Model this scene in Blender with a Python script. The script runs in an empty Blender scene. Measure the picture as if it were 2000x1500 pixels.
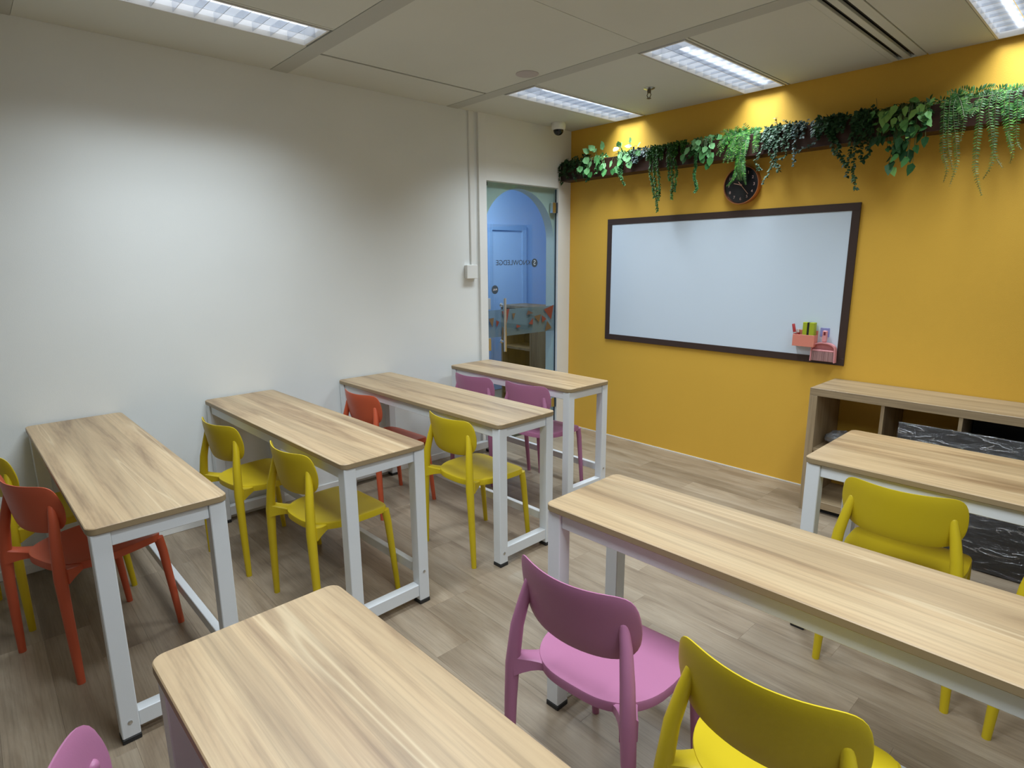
import bpy, bmesh, math, random
from mathutils import Vector, Matrix

random.seed(7)
SC = bpy.context.scene
COL = SC.collection

# ------------------------------------------------------------------ camera, world, exposure
H = 2.601                                   # ceiling height
def make_camera():
    pitch, yaw, roll = math.radians(-11.803), math.radians(-47.313), math.radians(-0.357)
    f = Vector((math.sin(yaw)*math.cos(pitch), math.cos(yaw)*math.cos(pitch), math.sin(pitch)))
    r = Vector((math.cos(yaw), -math.sin(yaw), 0)); u = r.cross(f)
    r2 = r*math.cos(roll) + u*math.sin(roll); u2 = -r*math.sin(roll) + u*math.cos(roll)
    cam = bpy.data.cameras.new('camera'); cam.sensor_width = 36; cam.sensor_fit = 'HORIZONTAL'
    cam.lens = 1154.18/2000*36; cam.clip_start = 0.02
    o = bpy.data.objects.new('camera', cam); COL.objects.link(o)
    m = Matrix((r2, u2, -f)).transposed().to_4x4(); m.translation = (3.639, -4.048, 1.521)
    o.matrix_world = m; SC.camera = o
make_camera()
w = bpy.data.worlds.new('world'); SC.world = w; w.use_nodes = True
w.node_tree.nodes['Background'].inputs[0].default_value = (0.6, 0.63, 0.66, 1)
w.node_tree.nodes['Background'].inputs[1].default_value = 0.05
SC.view_settings.view_transform = 'Standard'; SC.view_settings.look = 'None'
SC.view_settings.gamma = 1; SC.view_settings.use_curve_mapping = False
SC.view_settings.exposure = 0.10
SC.cycles.max_bounces = 8; SC.cycles.diffuse_bounces = 5; SC.cycles.glossy_bounces = 4
LAMP_POWER = 15.5                           # each ceiling luminaire
LAMP_SPREAD = math.radians(116)
LAMP_COLOR = (0.87, 0.98, 1.08)
CORRIDOR_POWER = 30.0

# ------------------------------------------------------------------ materials
def nmat(name, base, rough=0.5, metal=0.0, spec=0.5):
    m = bpy.data.materials.new(name); m.use_nodes = True
    b = m.node_tree.nodes['Principled BSDF']
    b.inputs['Base Color'].default_value = (*base, 1); b.inputs['Roughness'].default_value = rough
    b.inputs['Metallic'].default_value = metal; b.inputs['Specular IOR Level'].default_value = spec
    return m
def N(m, t, **kw):
    n = m.node_tree.nodes.new(t)
    for k, v in kw.items(): setattr(n, k, v)
    return n
def LK(m, a, b): m.node_tree.links.new(a, b)
def ramp(m, stops):
    n = N(m, 'ShaderNodeValToRGB'); e = n.color_ramp.elements
    while len(e) > 1: e.remove(e[-1])
    e[0].position = stops[0][0]; e[0].color = (*stops[0][1], 1)
    for p, c in stops[1:]:
        x = e.new(p); x.color = (*c, 1)
    return n
def bump(m, fac, strength, dist):
    b = N(m, 'ShaderNodeBump'); b.inputs['Strength'].default_value = strength; b.inputs['Distance'].default_value = dist
    LK(m, fac, b.inputs['Height']); LK(m, b.outputs[0], m.node_tree.nodes['Principled BSDF'].inputs['Normal'])
def paint(name, base, rough=0.6, scale=220, strength=0.12, var=0.03, spec=0.3):
    m = nmat(name, base, rough, 0, spec)
    tc = N(m, 'ShaderNodeTexCoord'); n = N(m, 'ShaderNodeTexNoise'); n.inputs['Scale'].default_value = scale
    LK(m, tc.outputs['Object'], n.inputs['Vector']); bump(m, n.outputs['Fac'], strength, 0.002)
    n2 = N(m, 'ShaderNodeTexNoise'); n2.inputs['Scale'].default_value = 1.3; LK(m, tc.outputs['Object'], n2.inputs['Vector'])
    r = ramp(m, [(0.3, tuple(c*(1-var) for c in base)), (0.7, tuple(min(1, c*(1+var)) for c in base))])
    LK(m, n2.outputs['Fac'], r.inputs[0]); LK(m, r.outputs[0], m.node_tree.nodes['Principled BSDF'].inputs['Base Color'])
    return m
def wood(name, dark, mid, light, along='x', sc=(0.7, 13.0), grain=(2.5, 120.0), rough=0.38, objrand=True, streak=None, tone=0.0, strips=0.0):
    """streaky laminate: noise stretched along one axis, fine grain, thin pale streaks"""
    m = nmat(name, mid, rough); B = m.node_tree.nodes['Principled BSDF']
    tc = N(m, 'ShaderNodeTexCoord'); oi = N(m, 'ShaderNodeObjectInfo')
    off = N(m, 'ShaderNodeVectorMath', operation='SCALE'); off.inputs[0].default_value = (37.1, 53.7, 11.3)
    LK(m, oi.outputs['Random'], off.inputs['Scale'])
    add = N(m, 'ShaderNodeVectorMath', operation='ADD'); LK(m, tc.outputs['Object'], add.inputs[0]); LK(m, off.outputs[0], add.inputs[1])
    def mapped(s):
        mp = N(m, 'ShaderNodeMapping')
        mp.inputs['Scale'].default_value = (s[0], s[1], s[1]) if along == 'x' else ((s[1], s[0], s[1]) if along == 'y' else (s[1], s[1], s[0]))
        LK(m, add.outputs[0], mp.inputs['Vector']); return mp
    def noise(s, detail, dist=0.0):
        n = N(m, 'ShaderNodeTexNoise'); n.inputs['Scale'].default_value = 1; n.inputs['Detail'].default_value = detail; n.inputs['Roughness'].default_value = 0.62
        n.inputs['Distortion'].default_value = dist
        LK(m, mapped(s).outputs[0], n.inputs['Vector']); return n
    n1 = noise(sc, 7, 0.5); r1 = ramp(m, [(0.34, dark), (0.48, mid), (0.66, light)]); LK(m, n1.outputs['Fac'], r1.inputs[0])
    n2 = noise(grain, 4); r2 = ramp(m, [(0.28, (0.70,)*3), (0.52, (1.0,)*3), (0.7, (1.08,)*3)]); LK(m, n2.outputs['Fac'], r2.inputs[0])
    mx = N(m, 'ShaderNodeMix', data_type='RGBA', blend_type='MULTIPLY'); mx.inputs['Factor'].default_value = 0.8
    LK(m, r1.outputs[0], mx.inputs['A']); LK(m, r2.outputs[0], mx.inputs['B']); out = mx.outputs['Result']
    if strips:                                         # printed boards: each strip has a tone of its own
        sx = N(m, 'ShaderNodeSeparateXYZ'); LK(m, add.outputs[0], sx.inputs[0])
        dv = N(m, 'ShaderNodeMath', operation='DIVIDE'); dv.inputs[1].default_value = strips; LK(m, sx.outputs['Y'], dv.inputs[0])
        fl = N(m, 'ShaderNodeMath', operation='FLOOR'); LK(m, dv.outputs[0], fl.inputs[0])
        wn = N(m, 'ShaderNodeTexWhiteNoise', noise_dimensions='1D'); LK(m, fl.outputs[0], wn.inputs['W'])
        mr0 = N(m, 'ShaderNodeMapRange'); mr0.inputs['To Min'].default_value = 0.84; mr0.inputs['To Max'].default_value = 1.13; LK(m, wn.outputs['Value'], mr0.inputs['Value'])
        vs0 = N(m, 'ShaderNodeVectorMath', operation='SCALE'); LK(m, out, vs0.inputs[0]); LK(m, mr0.outputs[0], vs0.inputs['Scale']); out = vs0.outputs[0]
    if streak:
        n3 = noise((sc[0]*0.8, sc[1]*1.9), 1, 0.3); r3 = ramp(m, [(0.63, (0, 0, 0)), (0.665, (0.45,)*3), (0.69, (0, 0, 0))]); LK(m, n3.outputs['Fac'], r3.inputs[0])
        m2 = N(m, 'ShaderNodeMix', data_type='RGBA'); LK(m, r3.outputs[0], m2.inputs['Factor']); LK(m, out, m2.inputs['A'])
        m2.inputs['B'].default_value = (*streak, 1); out = m2.outputs['Result']
    if tone:
        mr = N(m, 'ShaderNodeMapRange'); mr.inputs['To Min'].default_value = 1-tone; mr.inputs['To Max'].default_value = 1+tone
        LK(m, oi.outputs['Random'], mr.inputs['Value'])
        vs = N(m, 'ShaderNodeVectorMath', operation='SCALE'); LK(m, out, vs.inputs[0]); LK(m, mr.outputs[0], vs.inputs['Scale']); out = vs.outputs[0]
    LK(m, out, B.inputs['Base Color']); bump(m, n2.outputs['Fac'], 0.06, 0.001)
    return m
def plastic(name, base, rough=0.42):
    m = nmat(name, base, rough, 0, 0.35)
    tc = N(m, 'ShaderNodeTexCoord'); n = N(m, 'ShaderNodeTexNoise'); n.inputs['Scale'].default_value = 400
    LK(m, tc.outputs['Object'], n.inputs['Vector']); bump(m, n.outputs['Fac'], 0.15, 0.001)
    return m
def leafmat(name, stops, rough=0.5):
    m = nmat(name, stops[0][1], rough, 0, 0.25); g = N(m, 'ShaderNodeNewGeometry')
    r = ramp(m, stops); LK(m, g.outputs['Random Per Island'], r.inputs[0])
    LK(m, r.outputs[0], m.node_tree.nodes['Principled BSDF'].inputs['Base Color'])
    return m
def clear(name, tint, gloss=0.06, rough=0.02, diffuse=None, dfac=0.0):
    m = bpy.data.materials.new(name); m.use_nodes = True; nt = m.node_tree; nt.nodes.clear()
    o = N(m, 'ShaderNodeOutputMaterial'); t = N(m, 'ShaderNodeBsdfTransparent'); t.inputs[0].default_value = (*tint, 1)
    g = N(m, 'ShaderNodeBsdfGlossy'); g.inputs['Roughness'].default_value = rough
    mx = N(m, 'ShaderNodeMixShader'); mx.inputs[0].default_value = gloss; LK(m, t.outputs[0], mx.inputs[1]); LK(m, g.outputs[0], mx.inputs[2])
    s = mx.outputs[0]
    if diffuse:
        d = N(m, 'ShaderNodeBsdfDiffuse'); d.inputs[0].default_value = (*diffuse, 1)
        m2 = N(m, 'ShaderNodeMixShader'); m2.inputs[0].default_value = dfac; LK(m, s, m2.inputs[1]); LK(m, d.outputs[0], m2.inputs[2]); s = m2.outputs[0]
    LK(m, s, o.inputs[0]); return m
def emit(name, col, strength):
    m = bpy.data.materials.new(name); m.use_nodes = True; nt = m.node_tree; nt.nodes.clear()
    o = N(m, 'ShaderNodeOutputMaterial'); e = N(m, 'ShaderNodeEmission'); e.inputs[0].default_value = (*col, 1); e.inputs[1].default_value = strength
    LK(m, e.outputs[0], o.inputs[0]); m.cycles.emission_sampling = 'NONE'; return m

M = dict(
    white=paint('white_paint', (0.79, 0.81, 0.79)), yellow=paint('yellow_paint', (0.72, 0.42, 0.055), 0.55, 260, 0.35, 0.02),
    panel=paint('ceiling_board', (0.64, 0.655, 0.60), 0.85, 500, 0.3), beam=paint('ceiling_strip', (0.49, 0.50, 0.46), 0.8, 300, 0.1),
    void=nmat('dark_void', (0.02, 0.02, 0.02), 0.9), doorwhite=paint('frame_white', (0.80, 0.80, 0.77), 0.45, 100, 0.03),
    archw=paint('arch_white', (0.62, 0.66, 0.64), 0.6, 100, 0.03), blue=paint('blue_paint', (0.36, 0.50, 0.74), 0.6, 100, 0.03),
    blue2=paint('pale_blue_paint', (0.28, 0.42, 0.66), 0.6, 100, 0.03),
    plank=wood('floor_plank', (0.205, 0.150, 0.098), (0.275, 0.210, 0.142), (0.345, 0.275, 0.195), 'x', (1.6, 9), (4, 160), 0.40, tone=0.14),
    top=wood('table_laminate', (0.25, 0.155, 0.080), (0.44, 0.305, 0.168), (0.53, 0.385, 0.220), 'x', (0.75, 9), (2.2, 120), 0.36, streak=(0.68, 0.54, 0.34), strips=0.065),
    topedge=nmat('laminate_edge', (0.30, 0.22, 0.12), 0.5),
    case=wood('bookcase_oak', (0.28, 0.20, 0.115), (0.375, 0.275, 0.16), (0.45, 0.335, 0.20), 'x', (0.9, 12), (3, 140), 0.45),
    casez=wood('bookcase_oak_upright', (0.28, 0.20, 0.115), (0.375, 0.275, 0.16), (0.45, 0.335, 0.20), 'z', (0.9, 12), (3, 140), 0.45),
    leg=paint('white_powder_coat', (0.70, 0.72, 0.73), 0.4, 300, 0.05, 0.01, 0.4), rubber=nmat('black_rubber', (0.015, 0.015, 0.015), 0.6),
    steel=nmat('steel', (0.62, 0.62, 0.60), 0.28, 1.0), chrome=nmat('chrome', (0.75, 0.75, 0.73), 0.15, 1.0),
    cy=plastic('yellow_plastic', (0.58, 0.43, 0.012)), cp=plastic('pink_plastic', (0.43, 0.165, 0.285)), co=plastic('orange_plastic', (0.55, 0.10, 0.042)),
    frame=nmat('dark_brown_frame', (0.042, 0.022, 0.016), 0.5), board=nmat('whiteboard_face', (0.64, 0.73, 0.82), 0.16, 0, 0.5),
    planter=wood('dark_planter', (0.022, 0.008, 0.005), (0.040, 0.014, 0.009), (0.06, 0.022, 0.014), 'x', (1, 14), (3, 150), 0.4),
    copper=nmat('copper_rim', (0.55, 0.22, 0.10), 0.35, 0.7), face=nmat('clock_face', (0.010, 0.010, 0.013), 0.25), rose=nmat('rose_numerals', (0.42, 0.28, 0.24), 0.5),
    rose2=nmat('rose_hands', (0.62, 0.38, 0.28), 0.4, 0.4),
    alu=nmat('louvre_aluminium', (0.72, 0.75, 0.80), 0.10, 1.0), tube=emit('fluorescent_tube', (0.93, 0.97, 1.0), 2.5),
    hidden=paint('grey_paint', (0.45, 0.45, 0.44)), reflector=nmat('white_reflector', (0.85, 0.87, 0.9), 0.5), lampbody=nmat('luminaire_white', (0.75, 0.75, 0.74), 0.4), grille=paint('speaker_grille', (0.50, 0.46, 0.46), 0.7, 900, 0.6),
    pvc=nmat('white_pvc', (0.78, 0.78, 0.75), 0.4), domeblack=nmat('smoked_dome', (0.008, 0.009, 0.012), 0.12),
    brass=nmat('dull_brass', (0.16, 0.13, 0.09), 0.4, 0.8),
    glass=clear('door_glass', (0.86, 0.93, 0.92), 0.05), band=clear('frosted_film', (0.62, 0.66, 0.70), 0.02, 0.3, (0.55, 0.60, 0.66), 0.25),
    tred=nmat('film_red', (0.22, 0.05, 0.03), 0.5), tochre=nmat('film_ochre', (0.15, 0.09, 0.04), 0.5), tbrown=nmat('film_brown', (0.12, 0.07, 0.05), 0.5),
    ink=nmat('dark_vinyl', (0.045, 0.065, 0.085), 0.5), pale=nmat('pale_vinyl', (0.45, 0.52, 0.60), 0.5),
    cab=wood('hall_cabinet', (0.10, 0.06, 0.03), (0.16, 0.10, 0.05), (0.21, 0.14, 0.07), 'z', (0.9, 12), (3, 140), 0.5), cabin=nmat('cabinet_inner_shade', (0.03, 0.018, 0.010), 0.7),  # cabin: near-black tone that paints the shade inside the cabinet
    salmon=nmat('salmon_plastic', (0.72, 0.24, 0.17), 0.4), pinkpan=nmat('pink_dustpan', (0.72, 0.30, 0.31), 0.4), bristle=nmat('bristles', (0.40, 0.22, 0.21), 0.8),
    redpen=nmat('red_marker', (0.40, 0.03, 0.03), 0.35), reddark=nmat('marker_cap', (0.16, 0.015, 0.02), 0.35), lime=nmat('lime_felt', (0.36, 0.42, 0.015), 0.6), black=nmat('black_plastic', (0.012, 0.012, 0.012), 0.4),
    penwhite=nmat('pen_white', (0.7, 0.62, 0.6), 0.4),
    hook=clear('lilac_hook', (0.72, 0.72, 0.92), 0.08, 0.1, (0.55, 0.55, 0.85), 0.35),
    boardblack=nmat('black_board', (0.022, 0.022, 0.024), 0.45),
    stem=nmat('plant_stem', (0.07, 0.09, 0.02), 0.6),
    ivy=leafmat('ivy_leaf', [(0, (0.010, 0.035, 0.012)), (0.5, (0.022, 0.07, 0.025)), (1, (0.05, 0.12, 0.05))]),
    pothos=leafmat('pothos_leaf', [(0, (0.018, 0.085, 0.018)), (0.45, (0.04, 0.165, 0.04)), (0.8, (0.09, 0.27, 0.085)), (1, (0.20, 0.42, 0.18))]),
    boxleaf=leafmat('boxwood_leaf', [(0, (0.010, 0.05, 0.009)), (0.5, (0.026, 0.11, 0.016)), (1, (0.085, 0.22, 0.03))]),
    fern=leafmat('fern_leaf', [(0, (0.010, 0.055, 0.010)), (0.5, (0.028, 0.125, 0.018)), (1, (0.10, 0.27, 0.04))]),
    fernd=leafmat('dark_fern_leaf', [(0, (0.010, 0.045, 0.008)), (0.5, (0.03, 0.095, 0.014)), (1, (0.09, 0.19, 0.04))]),
    euc=leafmat('eucalyptus_leaf', [(0, (0.018, 0.05, 0.026)), (0.7, (0.035, 0.085, 0.04)), (1, (0.11, 0.18, 0.12))]),
    pearl=leafmat('silver_leaf', [(0, (0.025, 0.055, 0.045)), (0.65, (0.055, 0.10, 0.085)), (1, (0.28, 0.35, 0.35))]),
    philo=leafmat('pointed_leaf', [(0, (0.012, 0.05, 0.016)), (0.5, (0.03, 0.115, 0.03)), (0.85, (0.09, 0.24, 0.06)), (1, (0.25, 0.42, 0.10))]),
)
def wrapmat():
    m = bpy.data.materials.new('stretch_wrap'); m.use_nodes = True; nt = m.node_tree; nt.nodes.clear()
    o = N(m, 'ShaderNodeOutputMaterial'); t = N(m, 'ShaderNodeBsdfTransparent'); g = N(m, 'ShaderNodeBsdfGlossy'); g.inputs['Roughness'].default_value = 0.12
    tc = N(m, 'ShaderNodeTexCoord'); mp = N(m, 'ShaderNodeMapping'); mp.inputs['Rotation'].default_value = (0, 0.5, 0); mp.inputs['Scale'].default_value = (6, 3, 26)
    LK(m, tc.outputs['Object'], mp.inputs[0]); n = N(m, 'ShaderNodeTexNoise'); n.inputs['Scale'].default_value = 1; n.inputs['Detail'].default_value = 6; n.inputs['Distortion'].default_value = 1.2
    LK(m, mp.outputs[0], n.inputs['Vector']); b = N(m, 'ShaderNodeBump'); b.inputs['Strength'].default_value = 1.0; b.inputs['Distance'].default_value = 0.03
    LK(m, n.outputs['Fac'], b.inputs['Height']); LK(m, b.outputs[0], g.inputs['Normal'])
    r = ramp(m, [(0.575, (0.045,)*3), (0.592, (0.45,)*3), (0.61, (0.045,)*3)]); LK(m, n.outputs['Fac'], r.inputs[0])
    mx = N(m, 'ShaderNodeMixShader'); LK(m, r.outputs[0], mx.inputs[0]); LK(m, t.outputs[0], mx.inputs[1]); LK(m, g.outputs[0], mx.inputs[2]); LK(m, mx.outputs[0], o.inputs[0])
    return m
M['wrap'] = wrapmat()

# ------------------------------------------------------------------ mesh helpers
class MB:
    def __init__(s): s.v = []; s.f = []; s.m = []
    def quad_faces(s, faces, k=0):
        for f in faces: s.f.append(f); s.m.append(k)
    def box(s, x0, x1, y0, y1, z0, z1, b=0.0, k=0):
        """box, optionally with chamfered edges"""
        if x0 > x1: x0, x1 = x1, x0
        if y0 > y1: y0, y1 = y1, y0
        if z0 > z1: z0, z1 = z1, z0
        n = len(s.v)
        if b <= 0:
            s.v += [(x, y, z) for z in (z0, z1) for (x, y) in ((x0, y0), (x1, y0), (x1, y1), (x0, y1))]
            s.quad_faces([tuple(n+i for i in f) for f in ((3, 2, 1, 0), (4, 5, 6, 7), (0, 1, 5, 4), (1, 2, 6, 5), (2, 3, 7, 6), (3, 0, 4, 7))], k)
            return s
        rings = []
        for z, e in ((z0, b), (z0+b, 0), (z1-b, 0), (z1, b)):
            c = b+0.6*e
            pts = [(x0+c, y0+e), (x1-c, y0+e), (x1-e, y0+c), (x1-e, y1-c), (x1-c, y1-e), (x0+c, y1-e), (x0+e, y1-c), (x0+e, y0+c)]
            rings.append([(x, y, z) for x, y in pts])
        s.loft(rings, True, True, k)
        return s
    def loft(s, rings, cap0=True, cap1=True, k=0):
        n = len(s.v); c = len(rings[0])
        for r in rings: s.v += [tuple(p) for p in r]
        for i in range(len(rings)-1):
            for j in range(c):
                a = n+i*c+j; b = n+i*c+(j+1) % c
                s.f.append((a, b, b+c, a+c)); s.m.append(k)
        if cap0: s.f.append(tuple(n+j for j in reversed(range(c)))); s.m.append(k)
        if cap1: s.f.append(tuple(n+(len(rings)-1)*c+j for j in range(c))); s.m.append(k)
        return s
    def tube(s, path, radii, seg=12, k=0, cap=True, dome=False):
        path = [Vector(p) for p in path]
        if not isinstance(radii, (list, tuple)): radii = [radii]*len(path)
        radii = list(radii)
        if dome:                                      # rounded end
            d = (path[-1]-path[-2]).normalized(); r = radii[-1]; e = path[-1]
            for t in (0.35, 0.65, 0.87): path.append(e+d*r*t); radii.append(r*math.sqrt(1-t*t))
        rings = []; prev = None
        for i, p in enumerate(path):
            d = (path[min(i+1, len(path)-1)]-path[max(i-1, 0)]).normalized()
            if prev is None:
                a = Vector((1, 0, 0)) if abs(d.x) < 0.9 else Vector((0, 1, 0))
                u = d.cross(a).normalized()
            else: u = (prev-d*prev.dot(d)).normalized()
            prev = u; v = d.cross(u)
            rings.append([p+(u*math.cos(2*math.pi*j/seg)+v*math.sin(2*math.pi*j/seg))*radii[i] for j in range(seg)])
        s.loft(rings, cap, cap, k); return s
    def lathe(s, prof, seg=32, axis='z', org=(0, 0, 0), k=0, cap=True):
        rings = []
        for r, h in prof:
            ring = []
            for j in range(seg):
                a = 2*math.pi*j/seg; c, d = r*math.cos(a), r*math.sin(a)
                q = (c, d, h) if axis == 'z' else ((c, -h, d) if axis == '-y' else (h, c, d))
                ring.append((q[0]+org[0], q[1]+org[1], q[2]+org[2]))
            rings.append(ring)
        s.loft(rings, cap, cap, k); return s
    def slab(s, pts, z0, z1, b=0.0, k=0, kedge=None):
        """prism over an outline (list of xy), with a small chamfer"""
        n = len(pts); c = Vector((sum(p[0] for p in pts)/n, sum(p[1] for p in pts)/n))
        def inset(e):
            out = []
            for i in range(n):
                p = Vector(pts[i]); a = (p-Vector(pts[i-1])).normalized(); q = (Vector(pts[(i+1) % n])-p).normalized()
                t = (a+q).normalized(); out.append(p+Vector((-t.y, t.x))*e)
            return out
        ins = inset(b) if b else pts
        rings = [[(p[0], p[1], z0) for p in ins], [(p[0], p[1], z0+b) for p in pts], [(p[0], p[1], z1-b) for p in pts], [(p[0], p[1], z1) for p in ins]]
        st = len(s.f); s.loft(rings, True, True, k)
        if kedge is not None:
            for i in range(st, st+2*n): s.m[i] = kedge
        return s
    def build(s, name, mats, parent=None, loc=None, smooth=None):
        me = bpy.data.meshes.new(name); me.from_pydata([tuple(p) for p in s.v], [], s.f)
        for m in (mats if isinstance(mats, (list, tuple)) else [mats]): me.materials.append(m)
        me.polygons.foreach_set('material_index', s.m)
        bm = bmesh.new(); bm.from_mesh(me); bmesh.ops.recalc_face_normals(bm, faces=bm.faces); bm.to_mesh(me); bm.free()
        if smooth is not None:
            me.shade_smooth(); me.set_sharp_from_angle(angle=math.radians(smooth))
        me.update(); return link(name, me, parent, loc)
def link(name, me, parent=None, loc=None):
    o = bpy.data.objects.new(name, me); COL.objects.link(o)
    if parent: o.parent = parent
    if loc: o.location = loc
    return o
def empty(name, loc=(0, 0, 0), rz=0.0):
    o = bpy.data.objects.new(name, None); COL.objects.link(o); o.location = loc; o.rotation_euler[2] = rz
    o.empty_display_size = 0.1; return o
def tag(o, label=None, cat=None, group=None, kind=None):
    if label: o['label'] = label
    if cat: o['category'] = cat
    if group: o['group'] = group
    if kind: o['kind'] = kind
    return o
def struct(o, label=None): return tag(o, label, None, None, 'structure')
def box(name, x0, x1, y0, y1, z0, z1, mat, parent=None, b=0.0, org=None):
    if org: x0, x1, y0, y1, z0, z1 = x0-org[0], x1-org[0], y0-org[1], y1-org[1], z0-org[2], z1-org[2]
    return MB().box(x0, x1, y0, y1, z0, z1, b).build(name, mat, parent, org)
def rrect(x0, x1, y0, y1, r, seg=6):
    out = []
    for cx, cy, a0 in ((x1-r, y0+r, -90), (x1-r, y1-r, 0), (x0+r, y1-r, 90), (x0+r, y0+r, 180)):
        for i in range(seg+1):
            a = math.radians(a0+90*i/seg); out.append((cx+r*math.cos(a), cy+r*math.sin(a)))
    return out
def text_mesh(body, size, mat, name, parent, mat4, bold=0.0, depth=0.0008, width=None):
    c = bpy.data.curves.new(name, 'FONT'); c.body = body; c.size = size; c.align_x = 'CENTER'; c.align_y = 'CENTER'; c.extrude = depth; c.offset = bold
    t = bpy.data.objects.new(name, c); COL.objects.link(t)
    dg = bpy.context.evaluated_depsgraph_get(); me = bpy.data.meshes.new_from_object(t.evaluated_get(dg))
    bpy.data.objects.remove(t); bpy.data.curves.remove(c)
    if width:
        xs = [v.co.x for v in me.vertices]; k = width/(max(xs)-min(xs)); mid = (max(xs)+min(xs))/2
        for v in me.vertices: v.co.x = (v.co.x-mid)*k
    me.materials.clear(); me.materials.append(mat); o = link(name, me, parent); o.matrix_local = mat4; return o

# ------------------------------------------------------------------ the room shell
XR, YB = 4.60, -5.60                        # right wall, wall behind the camera
floor = struct(box('floor', -0.02, XR+0.02, YB-0.02, 0.02, -0.12, -0.012, M['void'], org=(2.3, -2.8, -0.012)), 'wood-look vinyl floor laid in wide planks')
PW, PL, GAP = 0.160, 0.90, 0.0003
planks = {}
def plank_mesh(l):
    k = round(l, 3)
    if k not in planks:
        o = MB().box(-l/2+GAP/2, l/2-GAP/2, -PW/2+GAP/2, PW/2-GAP/2, -0.006, 0, 0.0003).build('plank', M['plank']); planks[k] = o.data; bpy.data.objects.remove(o)
    return planks[k]
rnd = random.Random(3); y = 0.0; row = 0
while y > YB+0.01:
    x = -rnd.choice((0.0, 0.15, 0.3, 0.45, 0.6, 0.75))-0.02
    while x < XR:
        a, b = max(x, -0.02), min(x+PL, XR+0.02)
        if b-a > 0.05:
            p = link('plank', plank_mesh(b-a), floor); p.location = ((a+b)/2-2.3, y-PW/2+2.8, 0.012)
        x += PL
    y -= PW; row += 1

# walls
struct(box('wall_left', -0.12, 0, YB, -1.04, 0, H+0.1, M['white'], org=(0, -3.3, 0)), 'white painted wall beside the desks')
struct(box('wall_back', 0, XR, 0, 0.12, 0, H+0.1, M['yellow'], org=(2.3, 0, 0)), 'mustard yellow wall with the whiteboard')
struct(box('wall_right', XR, XR+0.1, YB, 0.12, 0, H+0.1, M['hidden'], org=(XR, -2.8, 0)))
struct(box('wall_front', -0.12, XR+0.1, YB-0.1, YB, 0, H+0.1, M['hidden'], org=(2.3, YB, 0)))
# partition that holds the door, a little proud of the white wall
DY0, DY1, DZ = -0.965, -0.155, 2.125        # door opening
for nm, (y0, y1, z0) in dict(wall_entrance_left=(-1.04, DY0, 0), wall_entrance_right=(DY1, 0, 0), wall_entrance_top=(DY0, DY1, DZ)).items():
    struct(box(nm, -0.03, 0.022, y0, y1, z0, H+0.1, M['doorwhite'], org=(0, (y0+y1)/2, z0)), 'white partition around the glass door')
struct(box('baseboard_left', 0, 0.010, YB, -1.04, 0, 0.048, M['doorwhite'], org=(0, -3.3, 0), b=0.002), 'low white skirting along the white wall')
struct(box('baseboard_back', 0.03, XR, -0.004, 0, 0, 0.006, M['doorwhite'], org=(2.3, 0, 0)), 'thin pale sealant line at the foot of the yellow wall')
# arched lining behind the glass
ay0, ay1 = -0.985, -0.157; cy_ = (-0.967-0.157)/2; R_ = 0.405; zs = 1.69
out = [(ay1+0.157, 0), (ay1+0.157, H), (ay0-0.06, H), (ay0-0.06, 0)]
inn = [(cy_-R_, 0)] + [(cy_-R_*math.cos(math.pi*i/40), zs+R_*math.sin(math.pi*i/40)) for i in range(41)] + [(cy_+R_, 0)]
poly = out+inn
am = MB(); n = len(poly)
am.v = [(-0.032, p[0], p[1]) for p in poly]+[(-0.12, p[0], p[1]) for p in poly]
am.f = [tuple(range(n)), tuple(range(2*n-1, n-1, -1))]+[(i, (i+1) % n, n+(i+1) % n, n+i) for i in range(n)]; am.m = [0]*len(am.f)
arch = struct(am.build('wall_arch', M['archw']), 'pale arched lining behind the glass door')
box('edge_strip', -0.0315, -0.026, -0.968, -0.925, 0.0, 1.70, M['ink'], arch)

# ceiling: dark void above, boards and strips below
ceil = struct(box('ceiling', -0.12, XR+0.1, YB-0.1, 0.12, H+0.12, H+0.16, M['void'], org=(2.3, -2.8, H+0.12)), 'suspended ceiling of grey-white boards')
def cboard(x0, x1, y0, y1, g=0.0015):
    o = MB().box(x0+g-2.3, x1-g-2.3, y0+g+2.8, y1-g+2.8, -0.12, -0.10, 0.001).build('ceiling_panel', M['panel'], ceil)
    return o
BAYS = [(-1.21, 0.0), (-2.46, -1.31), (-3.71, -2.56), (-4.96, -3.81), (YB, -5.06)]
LX = [(0.505, 0.775), (1.572, 1.842), (2.900, 3.170)]          # luminaires in bays 0 and 2
for bi, (y0, y1) in enumerate(BAYS):
    if bi in (0, 2):
        xs = [(0.0, 0.493), (0.797, 1.561), (1.868, 2.435 if bi == 0 else 2.896), (2.605 if bi == 0 else 9, 2.896), (3.196, XR)]
        for a in (0.779, 1.846, 3.174): cboard(a, a+0.016, y0, y1, 0.001)
    else: xs = [(0.0, 0.422), (0.440, 1.66), (1.66, 2.90), (2.90, XR)]
    for a, b in xs:
        if b > a: cboard(a, b, y0, y1)
for i, yb in enumerate((-1.31, -2.56, -3.81, -5.06)):
    struct(box('trim_%d' % (i+1), 0, XR, yb, yb+0.10, H-0.002, H+0.03, M['beam'], org=(2.3, yb+0.05, H), b=0.001), 'flat grey ceiling strip between the board bays')

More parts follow.
